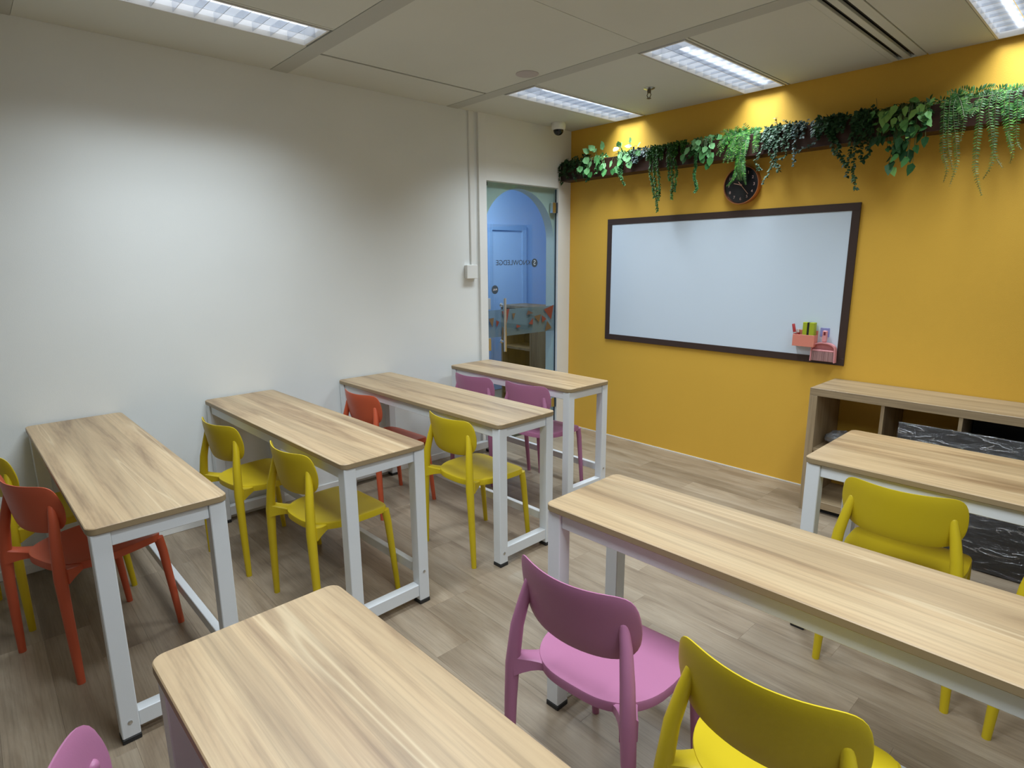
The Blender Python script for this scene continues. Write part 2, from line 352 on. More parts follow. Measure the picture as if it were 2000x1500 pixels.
# hall seen through the door
hall = struct(MB().box(-1.70, -0.125, -1.6, 1.6, -0.06, 0.0).build('floor_hall', M['plank']))
struct(box('wall_hall', -1.70, -1.60, -1.6, 1.6, 0, H+0.1, M['blue'], org=(-1.65, 0, 0)), 'blue wall of the hall beyond the door')
struct(box('wall_hall_end', -1.6, -0.125, 1.5, 1.6, 0, H+0.1, M['blue'], org=(-1, 1.55, 0)))
struct(box('wall_hall_start', -1.6, -0.125, -1.6, -1.5, 0, H+0.1, M['blue'], org=(-1, -1.55, 0)))
struct(box('wall_hall_side', -0.125, -0.02, 0.125, 1.6, 0, H+0.1, M['blue'], org=(-0.1, 0.8, 0)))
struct(box('ceiling_hall', -1.7, -0.125, -1.6, 1.6, H, H+0.1, M['white'], org=(-0.9, 0, H)))
pd = empty('panel_door', (-1.598, 0.73, 0)); tag(pd, 'blue panelled door on the far side of the hall', 'door')
for nm, (a, b, c, d) in dict(stile=(-0.31, -0.26, 0, 1.93), stile2=(0.21, 0.28, 0, 1.93), rail=(-0.26, 0.21, 1.86, 1.93)).items():
    box(nm.rstrip('2'), 0, 0.03, a, b, c, d, M['blue2'], pd, b=0.003)
box('leaf', 0, 0.012, -0.26, 0.21, 0.005, 1.86, M['blue'], pd)
cb = empty('hall_cabinet', (-0.90, 0.30, 0)); tag(cb, 'brown wooden cabinet with an open shelf seen low through the glass door', 'cabinet')
for x in (-0.335, 0.115): box('side_panel', x-0.012, x+0.012, 0, 0.35, 0, 1.02, M['cab'], cb)
box('back_panel', -0.323, 0.103, 0.335, 0.35, 0, 1.02, M['cabin'], cb); box('top', -0.35, 0.34, -0.005, 0.36, 1.02, 1.045, M['cab'], cb)
box('shelf', -0.323, 0.103, 0.01, 0.335, 0.575, 0.60, M['cab'], cb); box('shelf', -0.323, 0.103, 0.01, 0.335, 0.06, 0.08, M['cab'], cb)
box('cabinet_door', 0.127, 0.335, 0.0, 0.35, 0, 1.02, M['cab'], cb, b=0.003)

# ------------------------------------------------------------------ ceiling fittings
blade = None
def luminaire(x0, x1, y0, y1, label, power=1.0, spread=None):
    cx, cy = (x0+x1)/2, (y0+y1)/2; t = empty('ceiling_light', (cx, cy, H)); tag(t, label, 'ceiling light', 'recessed louvred ceiling lights')
    w, l = (x1-x0)/2, (y1-y0)/2
    m = MB(); e = 0.009
    m.box(-w, -w+e, -l, l, -0.004, 0.02); m.box(w-e, w, -l, l, -0.004, 0.02); m.box(-w+e, w-e, -l, -l+e, -0.004, 0.02); m.box(-w+e, w-e, l-e, l, -0.004, 0.02)
    m.build('frame', M['lampbody'], t)
    m = MB(); m.box(-w, -w+0.002, -l, l, 0.0201, 0.10); m.box(w-0.002, w, -l, l, 0.0201, 0.10); m.box(-w+.002, w-.002, -l, -l+0.002, 0.0201, 0.10); m.box(-w+.002, w-.002, l-0.002, l, 0.0201, 0.10); m.box(-w+.002, w-.002, -l+.002, l-.002, 0.098, 0.10)
    m.build('housing', M['reflector'], t)
    for s in (-1, 1):
        xx = s*w*0.5
        MB().tube([(xx, -l+0.02, 0.075), (xx, l-0.02, 0.075)], 0.013, 10).build('tube', M['tube'], t, smooth=50)
    box('centre_blade', -0.0012, 0.0012, -l+e, l-e, 0.0, 0.042, M['alu'], t)
    nb = 12
    for i in range(nb):
        yy = -l+e+(i+1)*(2*l-2*e)/(nb+1)
        m = MB()
        for s in (-1, 1): m.box(min(s*0.0014, s*(w-e)), max(s*0.0014, s*(w-e)), yy-0.001, yy+0.001, 0.001, 0.040)
        m.build('louvre_blade', M['alu'], t)
    L = bpy.data.lights.new('lamp_output', 'AREA'); L.shape = 'RECTANGLE'; L.size = 2*(w-e); L.size_y = 2*(l-e)
    L.energy = LAMP_POWER*power; L.color = LAMP_COLOR; L.spread = math.radians(spread) if spread else LAMP_SPREAD
    lo = bpy.data.objects.new('lamp_output', L); COL.objects.link(lo); lo.parent = t; lo.location = (0, 0, -0.006)
    return t
luminaire(0.505, 0.775, -3.705, -2.575, 'long louvred ceiling light nearest the white wall, above the near desks', 0.62, 122)
luminaire(0.505, 0.775, -1.195, -0.02, 'louvred ceiling light beside the camera dome, ending at the yellow wall', 0.85)
luminaire(1.572, 1.842, -1.195, -0.02, 'louvred ceiling light above the wall clock, ending at the yellow wall', 0.85)
luminaire(2.900, 3.170, -1.195, -0.02, 'louvred ceiling light in the top right corner of the photo', 0.85)
luminaire(1.572, 1.842, -3.705, -2.575, 'louvred ceiling light over the aisle, above the top of the photo', 1.2, 140)
luminaire(2.900, 3.170, -3.705, -2.575, 'louvred ceiling light over the right-hand desks, above the top of the photo', 1.2, 140)
luminaire(3.9, 4.17, -3.705, -2.575, 'unseen louvred ceiling light added for more room light, near the right wall', 1.2, 140)  # extra luminaire out of view, added to balance the room's light
hl = empty('hall_fill_light', (-0.85, -0.2, H)); tag(hl, 'unseen fill light added in the hall behind the glass door', 'ceiling light')  # unseen lamp added to brighten the hall
MB().box(-0.3, 0.3, -0.3, 0.3, -0.02, 0, 0.003).build('frame', M['lampbody'], hl)
L = bpy.data.lights.new('lamp_output', 'AREA'); L.shape = 'SQUARE'; L.size = 0.55; L.energy = CORRIDOR_POWER; L.color = (0.80, 0.90, 1.0)
lo = bpy.data.objects.new('lamp_output', L); COL.objects.link(lo); lo.parent = hl; lo.location = (0, 0, -0.025)

d = empty('air_diffuser', (2.52, -0.62, H)); tag(d, 'slotted air diffuser running along the ceiling to the yellow wall', 'air vent')
l = 0.585
for a, b in ((-0.083, -0.050), (-0.022, 0.010), (0.038, 0.083)): box('bar', a, b, -l, l, -0.003, 0.012, M['panel'], d, b=0.001)
for a in (-0.036, 0.024): box('vane', a-0.003, a+0.003, -l, l, 0.008, 0.020, M['black'], d)
box('plenum', -0.083, 0.083, -l, l, 0.030, 0.050, M['void'], d); box('end_cap', -0.083, 0.083, -l-0.008, -l, -0.003, 0.03, M['panel'], d); box('end_cap', -0.083, 0.083, l, l+0.008, -0.003, 0.03, M['panel'], d)

sp = empty('ceiling_speaker', (0.917, -1.40, H)); tag(sp, 'small round speaker grille flush in the ceiling board', 'speaker')
MB().lathe([(0.068, 0.0), (0.068, -0.003), (0.062, -0.005), (0.059, -0.005)], 32).build('rim', M['grille'], sp, smooth=40)
MB().lathe([(0.058, -0.001), (0.056, -0.004), (0.03, -0.006), (0.002, -0.0065)], 32).build('grille', M['grille'], sp, smooth=40)
sk = empty('fire_sprinkler', (1.225, -0.604, H)); tag(sk, 'small metal fire sprinkler hanging from the ceiling', 'sprinkler')
MB().lathe([(0.036, 0), (0.036, -0.003), (0.024, -0.008), (0.012, -0.010)], 24).build('rosette', M['steel'], sk, smooth=40)
MB().lathe([(0.012, -0.008), (0.012, -0.028), (0.009, -0.030)], 14).build('body', M['brass'], sk, smooth=40)
for s in (-1, 1): MB().tube([(s*0.009, 0, -0.028), (s*0.015, 0, -0.042), (s*0.004, 0, -0.060)], 0.0028, 8).build('frame_arm', M['brass'], sk, smooth=40)
MB().lathe([(0.014, -0.060), (0.014, -0.063), (0.004, -0.066)], 16).build('deflector', M['brass'], sk, smooth=40)
cc = empty('dome_camera', (0.166, -0.318, H)); tag(cc, 'white and black dome security camera in the ceiling corner', 'security camera')
MB().lathe([(0.056, 0), (0.058, -0.010), (0.056, -0.045), (0.050, -0.052), (0.042, -0.053)], 32).build('base', M['pvc'], cc, smooth=40)
MB().lathe([(0.041, -0.048)]+[(0.041*math.cos(a), -0.054-0.041*math.sin(a)) for a in [math.pi/2*i/8 for i in range(8)]], 32).build('dome', M['domeblack'], cc, smooth=60)

# ------------------------------------------------------------------ white wall fittings
tr = empty('cable_trunking', (0, -1.098, 1.49)); tag(tr, 'white cable trunking running up the wall beside the door', 'cable trunking')
box('channel', 0.0005, 0.010, -0.026, 0.026, 0, H-1.49, M['pvc'], tr, b=0.002); box('cover', 0.010, 0.013, -0.022, 0.022, 0, H-1.49, M['pvc'], tr, b=0.001)
jb = empty('junction_box', (0, -1.130, 1.388)); tag(jb, 'small white junction box at the foot of the trunking', 'junction box')
box('back_box', 0.0005, 0.028, -0.050, 0.050, 0, 0.10, M['pvc'], jb, b=0.002); box('cover_plate', 0.028, 0.036, -0.053, 0.053, -0.002, 0.102, M['pvc'], jb, b=0.003)

# ------------------------------------------------------------------ glass door
gd = empty('glass_door', (0, DY0, 0)); tag(gd, 'frameless glass door with mirrored lettering and a frosted band of triangles', 'door')
XG = -0.006
box('pane', XG-0.005, XG+0.005, 0.006, DY1-DY0-0.006, 0.008, DZ-0.008, M['glass'], gd)
box('seal', XG-0.007, XG+0.007, DY1-DY0-0.006, DY1-DY0-0.001, 0.008, DZ-0.008, M['ink'], gd)
for z in (1.918, 0.20):
    h = MB(); h.box(XG-0.016, XG+0.020, DY1-DY0-0.062, DY1-DY0-0.018, z, z+0.088, 0.003); h.build('hinge_plate', M['steel'], gd)
    MB().box(XG-0.012, XG+0.030, DY1-DY0-0.016, DY1-DY0-0.0065, z, z+0.088, 0.003).build('hinge_knuckle', M['ink'], gd)
box('top_clamp', XG-0.012, XG+0.012, 0.0, 0.022, DZ-0.035, DZ-0.008, M['black'], gd)
hd = MB().tube([(XG+0.055, 0.155, 0.785), (XG+0.055, 0.155, 1.222)], 0.0125, 16).build('handle', M['chrome'], gd, smooth=50)
for z in (0.866, 1.166):
    MB().tube([(XG+0.006, 0.155, z), (XG+0.055, 0.155, z)], 0.008, 12).build('standoff', M['steel'], hd, smooth=50)
    MB().lathe([(0.016, XG+0.006), (0.016, XG+0.012)], 16, 'x', (0, 0.155, z)).build('washer', M['steel'], hd, smooth=40)
lk = MB().box(XG-0.014, XG+0.014, 0.008, 0.040, 1.135, 1.225, 0.002).build('strike_plate', M['steel'], gd)
lk = MB().box(XG-0.014, XG+0.014, 0.008, 0.040, 0.800, 0.905, 0.002).build('strike_plate', M['steel'], gd)
fb = MB().box(XG-0.0062, XG-0.0055, 0.010, DY1-DY0-0.008, 0.903, 1.126).build('frosted_band', M['band'], gd)
TRI = [[(-0.8, 1.11), (-0.715, 1.13), (-0.746, 1.014)], [(-0.305, 1.099), (-0.18, 1.133), (-0.214, 1.004)], [(-0.263, 0.998), (-0.203, 0.927), (-0.29, 0.908)], [(-0.943, 1.06), (-0.887, 1.065), (-0.903, 0.986)], [(-0.864, 1.043), (-0.828, 1.029), (-0.859, 0.985)], [(-0.499, 1.103), (-0.433, 1.076), (-0.519, 1.063)], [(-0.427, 1.047), (-0.339, 1.06), (-0.366, 0.991)], [(-0.332, 1.051), (-0.27, 1.013), (-0.325, 0.988)], [(-0.493, 0.986), (-0.44, 1.034), (-0.44, 0.977)], [(-0.796, 0.986), (-0.735, 0.918), (-0.796, 0.914)], [(-0.635, 0.992), (-0.584, 0.974), (-0.635, 0.96)], [(-0.684, 1.087), (-0.647, 1.089), (-0.672, 1.036)]]
TM = 'tred tred tochre tochre tred tbrown tochre tred tred tochre tred tochre'.split()
for t, mm in zip(TRI, TM):
    m = MB(); m.v = [(XG+0.0054+k, a-DY0, b) for k in (0, 0.0006) for a, b in t]
    m.f = [(0, 1, 2), (5, 4, 3), (0, 3, 4, 1), (1, 4, 5, 2), (2, 5, 3, 0)]; m.m = [0]*5; m.build('triangle', M[mm], fb)
RT = Matrix(((0, 0, -1, 0), (-1, 0, 0, 0), (0, 1, 0, 0), (0, 0, 0, 1)))      # reads correctly from the hall
def TX(y, z, dx=0.0057): return Matrix.Translation((XG+dx, y-DY0, z)) @ RT
text_mesh('KNOWLEDGE', 0.058, M['ink'], 'lettering', gd, TX(-0.665, 1.502), 0.0003, 0.0004, 0.385)
MB().lathe([(0.036, XG+0.0052), (0.036, XG+0.006)], 28, 'x', (0, -0.422-DY0, 1.500)).build('logo_disc', M['ink'], gd)
text_mesh('S', 0.058, M['pale'], 'logo_letter', gd, TX(-0.422, 1.500, 0.0064), 0.0006, 0.0003)
MB().lathe([(0.035, XG+0.0052), (0.035, XG+0.006)], 28, 'x', (0, -0.872-DY0, 1.291)).build('round_sticker', M['ink'], gd)
text_mesh('PULL', 0.020, M['penwhite'], 'sticker_lettering', gd, TX(-0.872, 1.291, 0.0064), 0.0004, 0.0003)

# ------------------------------------------------------------------ desks
def desk(x, y, ang, W, D, label, stretch_z=0.155):
    """x, y: the far left corner of the top on plan; top runs +x and -y from it"""
    a = math.radians(ang); c, s = math.cos(a), math.sin(a)
    cx, cy = x+c*W/2+s*D/2, y+s*W/2-c*D/2
    t = empty('desk', (cx, cy, 0), a); tag(t, label, 'desk', 'long wooden desks with white metal legs')
    w, d = W/2, D/2
    MB().slab(rrect(-w, w, -d, d, 0.028, 6), 0.727, 0.750, 0.0025, 0, 1).build('desktop', [M['top'], M['topedge']], t, smooth=35)
    i, L = 0.008, 0.052
    for sx in (-1, 1):
        for sy in (-1, 1):
            x0, y0 = sx*(w-i), sy*(d-i)
            lg = MB().box(x0, x0-sx*L, y0, y0-sy*L, 0.018, 0.7265, 0.0025).build('leg', M['leg'], t)
            MB().box(x0+sx*0.001, x0-sx*(L+0.001), y0+sy*0.001, y0-sy*(L+0.001), 0.0, 0.0178, 0.002).build('foot_pad', M['rubber'], lg)
            z = stretch_z if sy > 0 else 0.072
            MB().lathe([(0.007, x0-sx*0.001), (0.007, x0+sx*0.0025), (0.004, x0+sx*0.004)], 12, 'x', (0, y0-sy*L/2, z)).build('bolt', M['steel'], lg, smooth=40)
        xx = sx*(w-i-L/2)
        box('end_rail', xx-0.018, xx+0.018, -d+i+L+0.0005, d-i-L-0.0005, 0.676, 0.7265, M['leg'], t, b=0.002)
        box('floor_bar', xx-0.021, xx+0.021, -d+i+L+0.0005, d-i-L-0.0005, 0.040, 0.096, M['leg'], t, b=0.002)
    for sy in (-1, 1):
        yy = sy*(d-i-L/2)
        box('side_rail', -w+i+L+0.0005, w-i-L-0.0005, yy-0.018, yy+0.018, 0.676, 0.7265, M['leg'], t, b=0.002)
    yy = d-i-L/2
    box('stretcher', -w+i+L+0.0005, w-i-L-0.0005, yy-0.014, yy+0.014, stretch_z-0.022, stretch_z+0.022, M['leg'], t, b=0.002)
    return t
desk(0.008, -3.512, 1.24, 1.585, 0.40, 'nearest desk against the white wall, at the left edge of the photo')
desk(0.008, -2.713, 1.93, 1.580, 0.40, 'second desk from the front along the white wall, with two yellow chairs')
d3 = desk(0.008, -1.880, 1.27, 1.580, 0.405, 'third desk along the white wall, with one orange and one yellow chair')
desk(0.089, -1.017, -0.03, 1.206, 0.394, 'shorter desk in front of the glass door, with two pink chairs')
desk(2.371, -3.472, 1.24, 1.585, 0.405, 'desk nearest the camera, its bare top filling the bottom of the photo')
desk(2.376, -2.363, 1.47, 1.585, 0.39, 'right-hand desk with a pink and a yellow chair in front of it')
desk(2.774, -1.117, 0.35, 1.585, 0.555, 'deep desk in front of the low bookcase, with yellow chairs')

# ------------------------------------------------------------------ chairs
def chair_parts():
    P = {}
    # seat: dished plate with a short skirt
    outl = []
    for i in range(64):
        a = 2*math.pi*i/64; c, s = math.cos(a), math.sin(a)
        e = 2/6.0 if s > 0 else 2/3.2
        px = math.copysign(abs(c)**e, c); py = math.copysign(abs(s)**e, s)
        wx = 0.196-0.034*max(0.0, -py)**1.5; outl.append((px*wx, -0.012+py*(0.182 if s > 0 else 0.186)))
    m = MB(); c0 = (0, -0.012)
    def zt(x, y, k):                                   # surface height, k 0 centre .. 1 rim
        return 0.436-0.009*(1-k**2.2)-0.010*max(0, (y-0.10)/0.07)**2*(k > 0.5)
    rings = []
    for k in (0.02, 0.3, 0.55, 0.75, 0.88, 0.96): rings.append([(c0[0]+(p[0]-c0[0])*k, c0[1]+(p[1]-c0[1])*k, zt(p[0]*k, p[1]*k, k)) for p in outl])
    rings.append([(p[0]*0.992, c0[1]+(p[1]-c0[1])*0.992, zt(*p, 1)-0.0015) for p in outl])
    rings.append([(p[0], p[1], zt(*p, 1)-0.006) for p in outl])
    rings.append([(p[0]*0.992, c0[1]+(p[1]-c0[1])*0.992, zt(*p, 1)-0.030) for p in outl])
    rings.append([(p[0]*0.965, c0[1]+(p[1]-c0[1])*0.965, zt(*p, 1)-0.031) for p in outl])
    rings.append([(p[0]*0.955, c0[1]+(p[1]-c0[1])*0.955, zt(*p, 1)-0.014) for p in outl])
    rings.append([(p[0]*0.5, c0[1]+(p[1]-c0[1])*0.5, zt(*p, 1)-0.022) for p in outl])
    m.loft(rings, True, True); P['seat'] = m
    # backrest: curved shell, rounded ends, deeper in the middle
    m = MB(); nu, nv = 29, 13; hw = 0.187
    def back(u, v, t):
        au = abs(u); q_ = 11.0 if v > 0 else 6.0; hh = 0.083*(max(0.0, 1-au**q_))**(1/2.4); zc = 0.661+0.008*au**2
        z = zc+v*hh*(1.09 if v > 0 else 1.17)
        y = -0.232+0.058*au**2.0-0.022*(z-0.66)/0.08*0.6
        th = 0.0068*(1-abs(v)**5*0.75)*(1-au**10*0.7)
        nx, ny = -0.116*u/hw*1.0, 1.0; q = math.hypot(nx*0.35, ny)
        return (u*hw+t*th*(nx*0.35)/q, y+t*th*ny/q, z)
    us = [math.sin(math.pi/2*(2*i/(nu-1)-1)) for i in range(nu)]; vs = [math.sin(math.pi/2*(2*j/(nv-1)-1)) for j in range(nv)]
    for t in (1, -1):
        n = len(m.v)
        for u in us:
            for v in vs: m.v.append(back(u*0.999, v, t))
        for i in range(nu-1):
            for j in range(nv-1): m.f.append((n+i*nv+j, n+(i+1)*nv+j, n+(i+1)*nv+j+1, n+i*nv+j+1)); m.m.append(0)
    n2 = nu*nv
    ring = [i*nv for i in range(nu)]+[(nu-1)*nv+j for j in range(1, nv)]+[i*nv+nv-1 for i in range(nu-2, -1, -1)]+[j for j in range(nv-2, 0, -1)]
    for a, b in zip(ring, ring[1:]+ring[:1]): m.f.append((a, b, b+n2, a+n2)); m.m.append(0)
    P['backrest'] = m
    for s in (-1, 1):
        m = MB().tube([(s*0.205, -0.221, 0), (s*0.201, -0.222, 0.12), (s*0.194, -0.223, 0.30), (s*0.187, -0.222, 0.42), (s*0.176, -0.214, 0.54), (s*0.161, -0.201, 0.62), (s*0.149, -0.195, 0.674)],
                      [0.0130, 0.0155, 0.0180, 0.0205, 0.0185, 0.0160, 0.0125], 14, dome=True); P['rear_leg%d' % s] = m
        m = MB().tube([(s*0.182, 0.190, 0), (s*0.180, 0.176, 0.15), (s*0.177, 0.156, 0.35), (s*0.174, 0.146, 0.412)], [0.0120, 0.0140, 0.0165, 0.0175], 14); P['front_leg%d' % s] = m
        # the flat tongue between seat and rear post
        m = MB(); rings = []
        for k in range(7):
            f = k/6; x = 0.105+f*0.082; y = -0.135-f*0.084+0.014*math.sin(math.pi*f); hw_ = 0.030*(1-f)+0.013+0.010*(2*f-1)**2
            z1 = 0.430+0.022*f**3; z0 = 0.408-0.016*f*f
            d = Vector((0.70, -0.70)); nrm = Vector((0.70, 0.70))
            rings.append([(s*(x+nrm.x*q), y+nrm.y*q, z) for q, z in ((-hw_, z0), (hw_, z0), (hw_, z1-0.004), (hw_*0.8, z1), (-hw_*0.8, z1), (-hw_, z1-0.004))])
        m.loft(rings, True, True); P['tongue%d' % s] = m
    return P
CP = {k: v.build(k.rstrip('-1'), M['cy'], None, None, 28 if k == 'seat' else 45) for k, v in chair_parts().items()}
CMESH = {k: o.data for k, o in CP.items()}
for o in list(CP.values()): bpy.data.objects.remove(o)
NAME = dict(seat='seat', backrest='backrest')
def new_chair():
    t = empty('classroom_chair')
    for k, me in CMESH.items():
        nm = 'rear_leg' if k.startswith('rear') else 'front_leg' if k.startswith('front') else 'seat_bracket' if k.startswith('tongue') else k
        link(nm, me, t)
    return t
proto = new_chair(); first = True
def chair(x, y, ang, colour, label):
    global first
    if first: t = proto; first = False; kids = list(proto.children)
    else:
        t = proto.copy(); COL.objects.link(t); kids = []
        for ch in proto.children:
            c = ch.copy(); COL.objects.link(c); c.parent = t; kids.append(c)
    t.location = (x, y, 0); t.rotation_euler = (0, 0, math.radians(ang))
    for c in kids: c.material_slots[0].link = 'OBJECT'; c.material_slots[0].material = M[colour]
    tag(t, label, 'chair', 'plastic classroom chairs'); return t
chair(0.360, -3.857, 13, 'cy', 'yellow chair cut off by the left edge, behind the orange chair')
chair(0.874, -3.790, 20.8, 'co', 'orange chair in front of the nearest desk by the white wall')
chair(0.553, -3.006, 8.0, 'cy', 'yellow chair nearer the wall at the second desk along the white wall')
chair(1.220, -2.920, 3.5, 'cy', 'yellow chair at the aisle end of the second desk along the white wall')
chair(0.458, -2.169, 3.3, 'co', 'orange chair at the third desk along the white wall')
chair(1.286, -2.118, 0.4, 'cy', 'yellow chair at the aisle end of the third desk, beside the orange chair')
chair(0.499, -1.342, 5.3, 'cp', 'pink chair on the left at the short desk by the door')
chair(0.962, -1.285, 6.2, 'cp', 'pink chair on the right at the short desk by the door')
chair(2.733, -2.825, 4.4, 'cp', 'large pink chair in the foreground, at the right-hand desk')
chair(3.224, -2.825, 3.0, 'cy', 'large yellow chair at the bottom right of the photo')
chair(3.132, -1.572, 3.5, 'cy', 'yellow chair pushed up to the desk in front of the bookcase')
chair(3.665, -1.585, 3.0, 'cy', 'yellow chair half out of the right edge, beside another yellow chair')
chair(2.695, -3.833, -10, 'cp', 'pink chair showing only its rounded back at the bottom left corner')

# ------------------------------------------------------------------ whiteboard and what hangs on it
wb = empty('whiteboard', (1.403, 0, 0.855)); tag(wb, 'wide whiteboard with a dark brown frame on the yellow wall', 'whiteboard')
X0, X1, Z0, Z1, F = -0.953, 0.953, 0, 0.995, 0.046
box('writing_surface', X0+F, X1-F, -0.010, -0.001, Z0+F, Z1-F, M['board'], wb)
box('frame_rail', X0, X1, -0.014, -0.001, Z1-F, Z1, M['frame'], wb, b=0.001); box('frame_rail', X0, X1, -0.014, -0.001, Z0, Z0+F, M['frame'], wb, b=0.001)
box('frame_stile', X0, X0+F, -0.014, -0.001, Z0+F, Z1-F, M['frame'], wb, b=0.001); box('frame_stile', X1-F, X1, -0.014, -0.001, Z0+F, Z1-F, M['frame'], wb, b=0.001)
pb = empty('pen_holder', (2.118, -0.0105, 0.962)); tag(pb, 'salmon pink open pen holder stuck on the whiteboard', 'pen holder')
a, h = 0.068, 0.076
box('front_panel', -a, a, -0.060, -0.057, 0, h, M['salmon'], pb, b=0.001); box('back_panel', -a, a, -0.003, 0, 0, h+0.026, M['salmon'], pb, b=0.001)
for s in (-1, 1): box('side_panel', s*a, s*(a-0.003), -0.0568, -0.0032, 0.003, h, M['salmon'], pb)
box('base', -a+0.003, a-0.003, -0.0568, -0.0032, 0, 0.003, M['salmon'], pb)
er = empty('board_eraser', (2.140, -0.040, 0.966)); tag(er, 'lime green board eraser with a black stripe standing in the pen holder', 'eraser')
box('felt_pad', -0.036, -0.008, -0.020, 0.020, 0, 0.152, M['lime'], er, b=0.002); box('felt_pad', 0.004, 0.036, -0.020, 0.020, 0, 0.152, M['lime'], er, b=0.002); box('stripe', -0.0078, 0.0038, -0.0195, 0.019, 0, 0.1515, M['black'], er)
mk = empty('marker_pen', (2.066, -0.042, 0.967)); mk.rotation_euler = (0, math.radians(-12), 0); tag(mk, 'red marker pen leaning out of the left side of the pen holder', 'marker')
MB().lathe([(0.0085, 0), (0.0085, 0.075)], 14).build('barrel', M['redpen'], mk, smooth=40); MB().lathe([(0.0088, 0.0755), (0.0095, 0.078), (0.0095, 0.083)], 14).build('collar', M['penwhite'], mk, smooth=40)
MB().lathe([(0.0095, 0.0835), (0.0092, 0.135), (0.007, 0.138)], 14).build('cap', M['redpen'], mk, smooth=40)
m2 = empty('marker_pen', (2.080, -0.030, 0.967)); m2.rotation_euler = (0, math.radians(-8), 0); tag(m2, 'pale and red pen lower in the pen holder beside the red marker', 'marker')
MB().lathe([(0.0075, 0), (0.0075, 0.080)], 12).build('barrel', M['redpen'], m2, smooth=40); MB().lathe([(0.0078, 0.0805), (0.0075, 0.102), (0.005, 0.104)], 12).build('cap', M['penwhite'], m2, smooth=40)
hk = empty('adhesive_hook', (2.226, -0.0105, 1.030)); tag(hk, 'clear lilac adhesive hook on the whiteboard above the dustpan', 'hook')
box('plate', -0.028, 0.028, -0.003, 0, 0, 0.056, M['hook'], hk, b=0.001); MB().tube([(0, -0.003, 0.012), (0, -0.022, 0.012), (0, -0.026, 0.020)], 0.0035, 8).build('peg', M['hook'], hk, smooth=40)
dp = empty('dustpan', (2.238, -0.020, 0.872)); tag(dp, 'pink mini dustpan hanging on the hook at the whiteboard corner', 'dustpan')
def arc_outline(w, h0, h, n=14):
    o = [(-w, 0), (w, 0)]
    for i in range(n+1):
        t = math.pi*i/n; o.append((w*0.97*math.cos(t) if True else 0, h0+(h-h0)*math.sin(t)**0.7))
    return o
def xz_slab(outl, y0, y1, name, mat, par, b=0.0):
    m = MB().slab([(p[0], p[1]) for p in outl], y0, y1, b)
    m.v = [(v[0], -v[2], v[1]) for v in m.v]; return m.build(name, mat, par, smooth=40)
xz_slab(arc_outline(0.076, 0.075, 0.125), 0.0, 0.005, 'pan_base', M['pinkpan'], dp)
oo, ii = arc_outline(0.076, 0.075, 0.125)[1:], arc_outline(0.069, 0.075, 0.118)[1:]
m = MB(); 
rings = [[(p[0], -0.0052, p[1]), (p[0], -0.034, p[1]), (q[0], -0.034, q[1]), (q[0], -0.0052, q[1])] for p, q in zip(oo+[(-0.076, 0)], ii+[(-0.069, 0)])]
m.loft(rings, True, True); m.build('pan_wall', M['pinkpan'], dp, smooth=40)
box('handle', -0.014, 0.014, -0.028, -0.010, 0.1275, 0.200, M['pinkpan'], dp, b=0.004)
box('handle_slot', -0.0055, 0.0055, -0.0295, -0.0282, 0.172, 0.192, M['reddark'], dp)
br = empty('hand_brush', (2.238, -0.020, 0.872)); tag(br, 'pink hand brush with brown bristles clipped inside the dustpan', 'brush')
box('brush_block', -0.066, 0.066, -0.032, -0.008, 0.066, 0.076, M['pinkpan'], br, b=0.002)
m = MB(); rb = random.Random(5)
for i in range(34):
    xx = -0.064+0.128*i/33
    for j in range(3):
        yy = -0.011-0.009*j; dx = rb.uniform(-.001, .001); m.box(xx-0.0017+dx, xx+0.0017+dx, yy-0.003, yy+0.003, 0.004+rb.uniform(0, .003), 0.0658)
tag(m.build('bristles', M['bristle'], br), kind='stuff')

# ------------------------------------------------------------------ wall clock
ck = empty('wall_clock', (1.607, 0, 2.014)); tag(ck, 'round black wall clock with a copper rim above the whiteboard', 'clock')
MB().lathe([(0.112, 0.001), (0.124, 0.004), (0.126, 0.045), (0.1245, 0.049), (0.120, 0.049), (0.1195, 0.036)], 56, '-y', cap=False).build('case', M['copper'], ck, smooth=40)
MB().lathe([(0.1190, 0.012), (0.1190, 0.040), (0.118, 0.0405)], 56, '-y').build('face', M['face'], ck, smooth=40)
RX = Matrix.Rotation(math.pi/2, 4, 'X')
for h in range(1, 13):
    a = math.pi*h/6; text_mesh(str(h), 0.026, M['rose'], 'numeral', ck, Matrix.Translation((0.090*math.sin(a), -0.0409, 0.090*math.cos(a))) @ RX, 0.0002, 0.0003)
def hand(name, ang, l, tail, wd, off):
    m = MB(); a = math.radians(ang); d = Vector((math.sin(a), math.cos(a))); nn = Vector((d.y, -d.x))
    pts = [d*-tail+nn*wd, d*l+nn*wd*0.6, d*l-nn*wd*0.6, d*-tail-nn*wd]
    m.v = [(p.x, -off-k, p.y) for k in (0, 0.0012) for p in pts]; m.f = [(0, 1, 2, 3), (7, 6, 5, 4), (0, 4, 5, 1), (1, 5, 6, 2), (2, 6, 7, 3), (3, 7, 4, 0)]; m.m = [0]*6; m.build(name, M['rose2'], ck)
hand('hour_hand', 285, 0.055, 0.008, 0.0030, 0.0425); hand('minute_hand', 139, 0.082, 0.028, 0.0026, 0.0445)
MB().lathe([(0.006, 0.0412), (0.006, 0.0475), (0.004, 0.0485)], 16, '-y').build('hub', M['rose2'], ck, smooth=40)

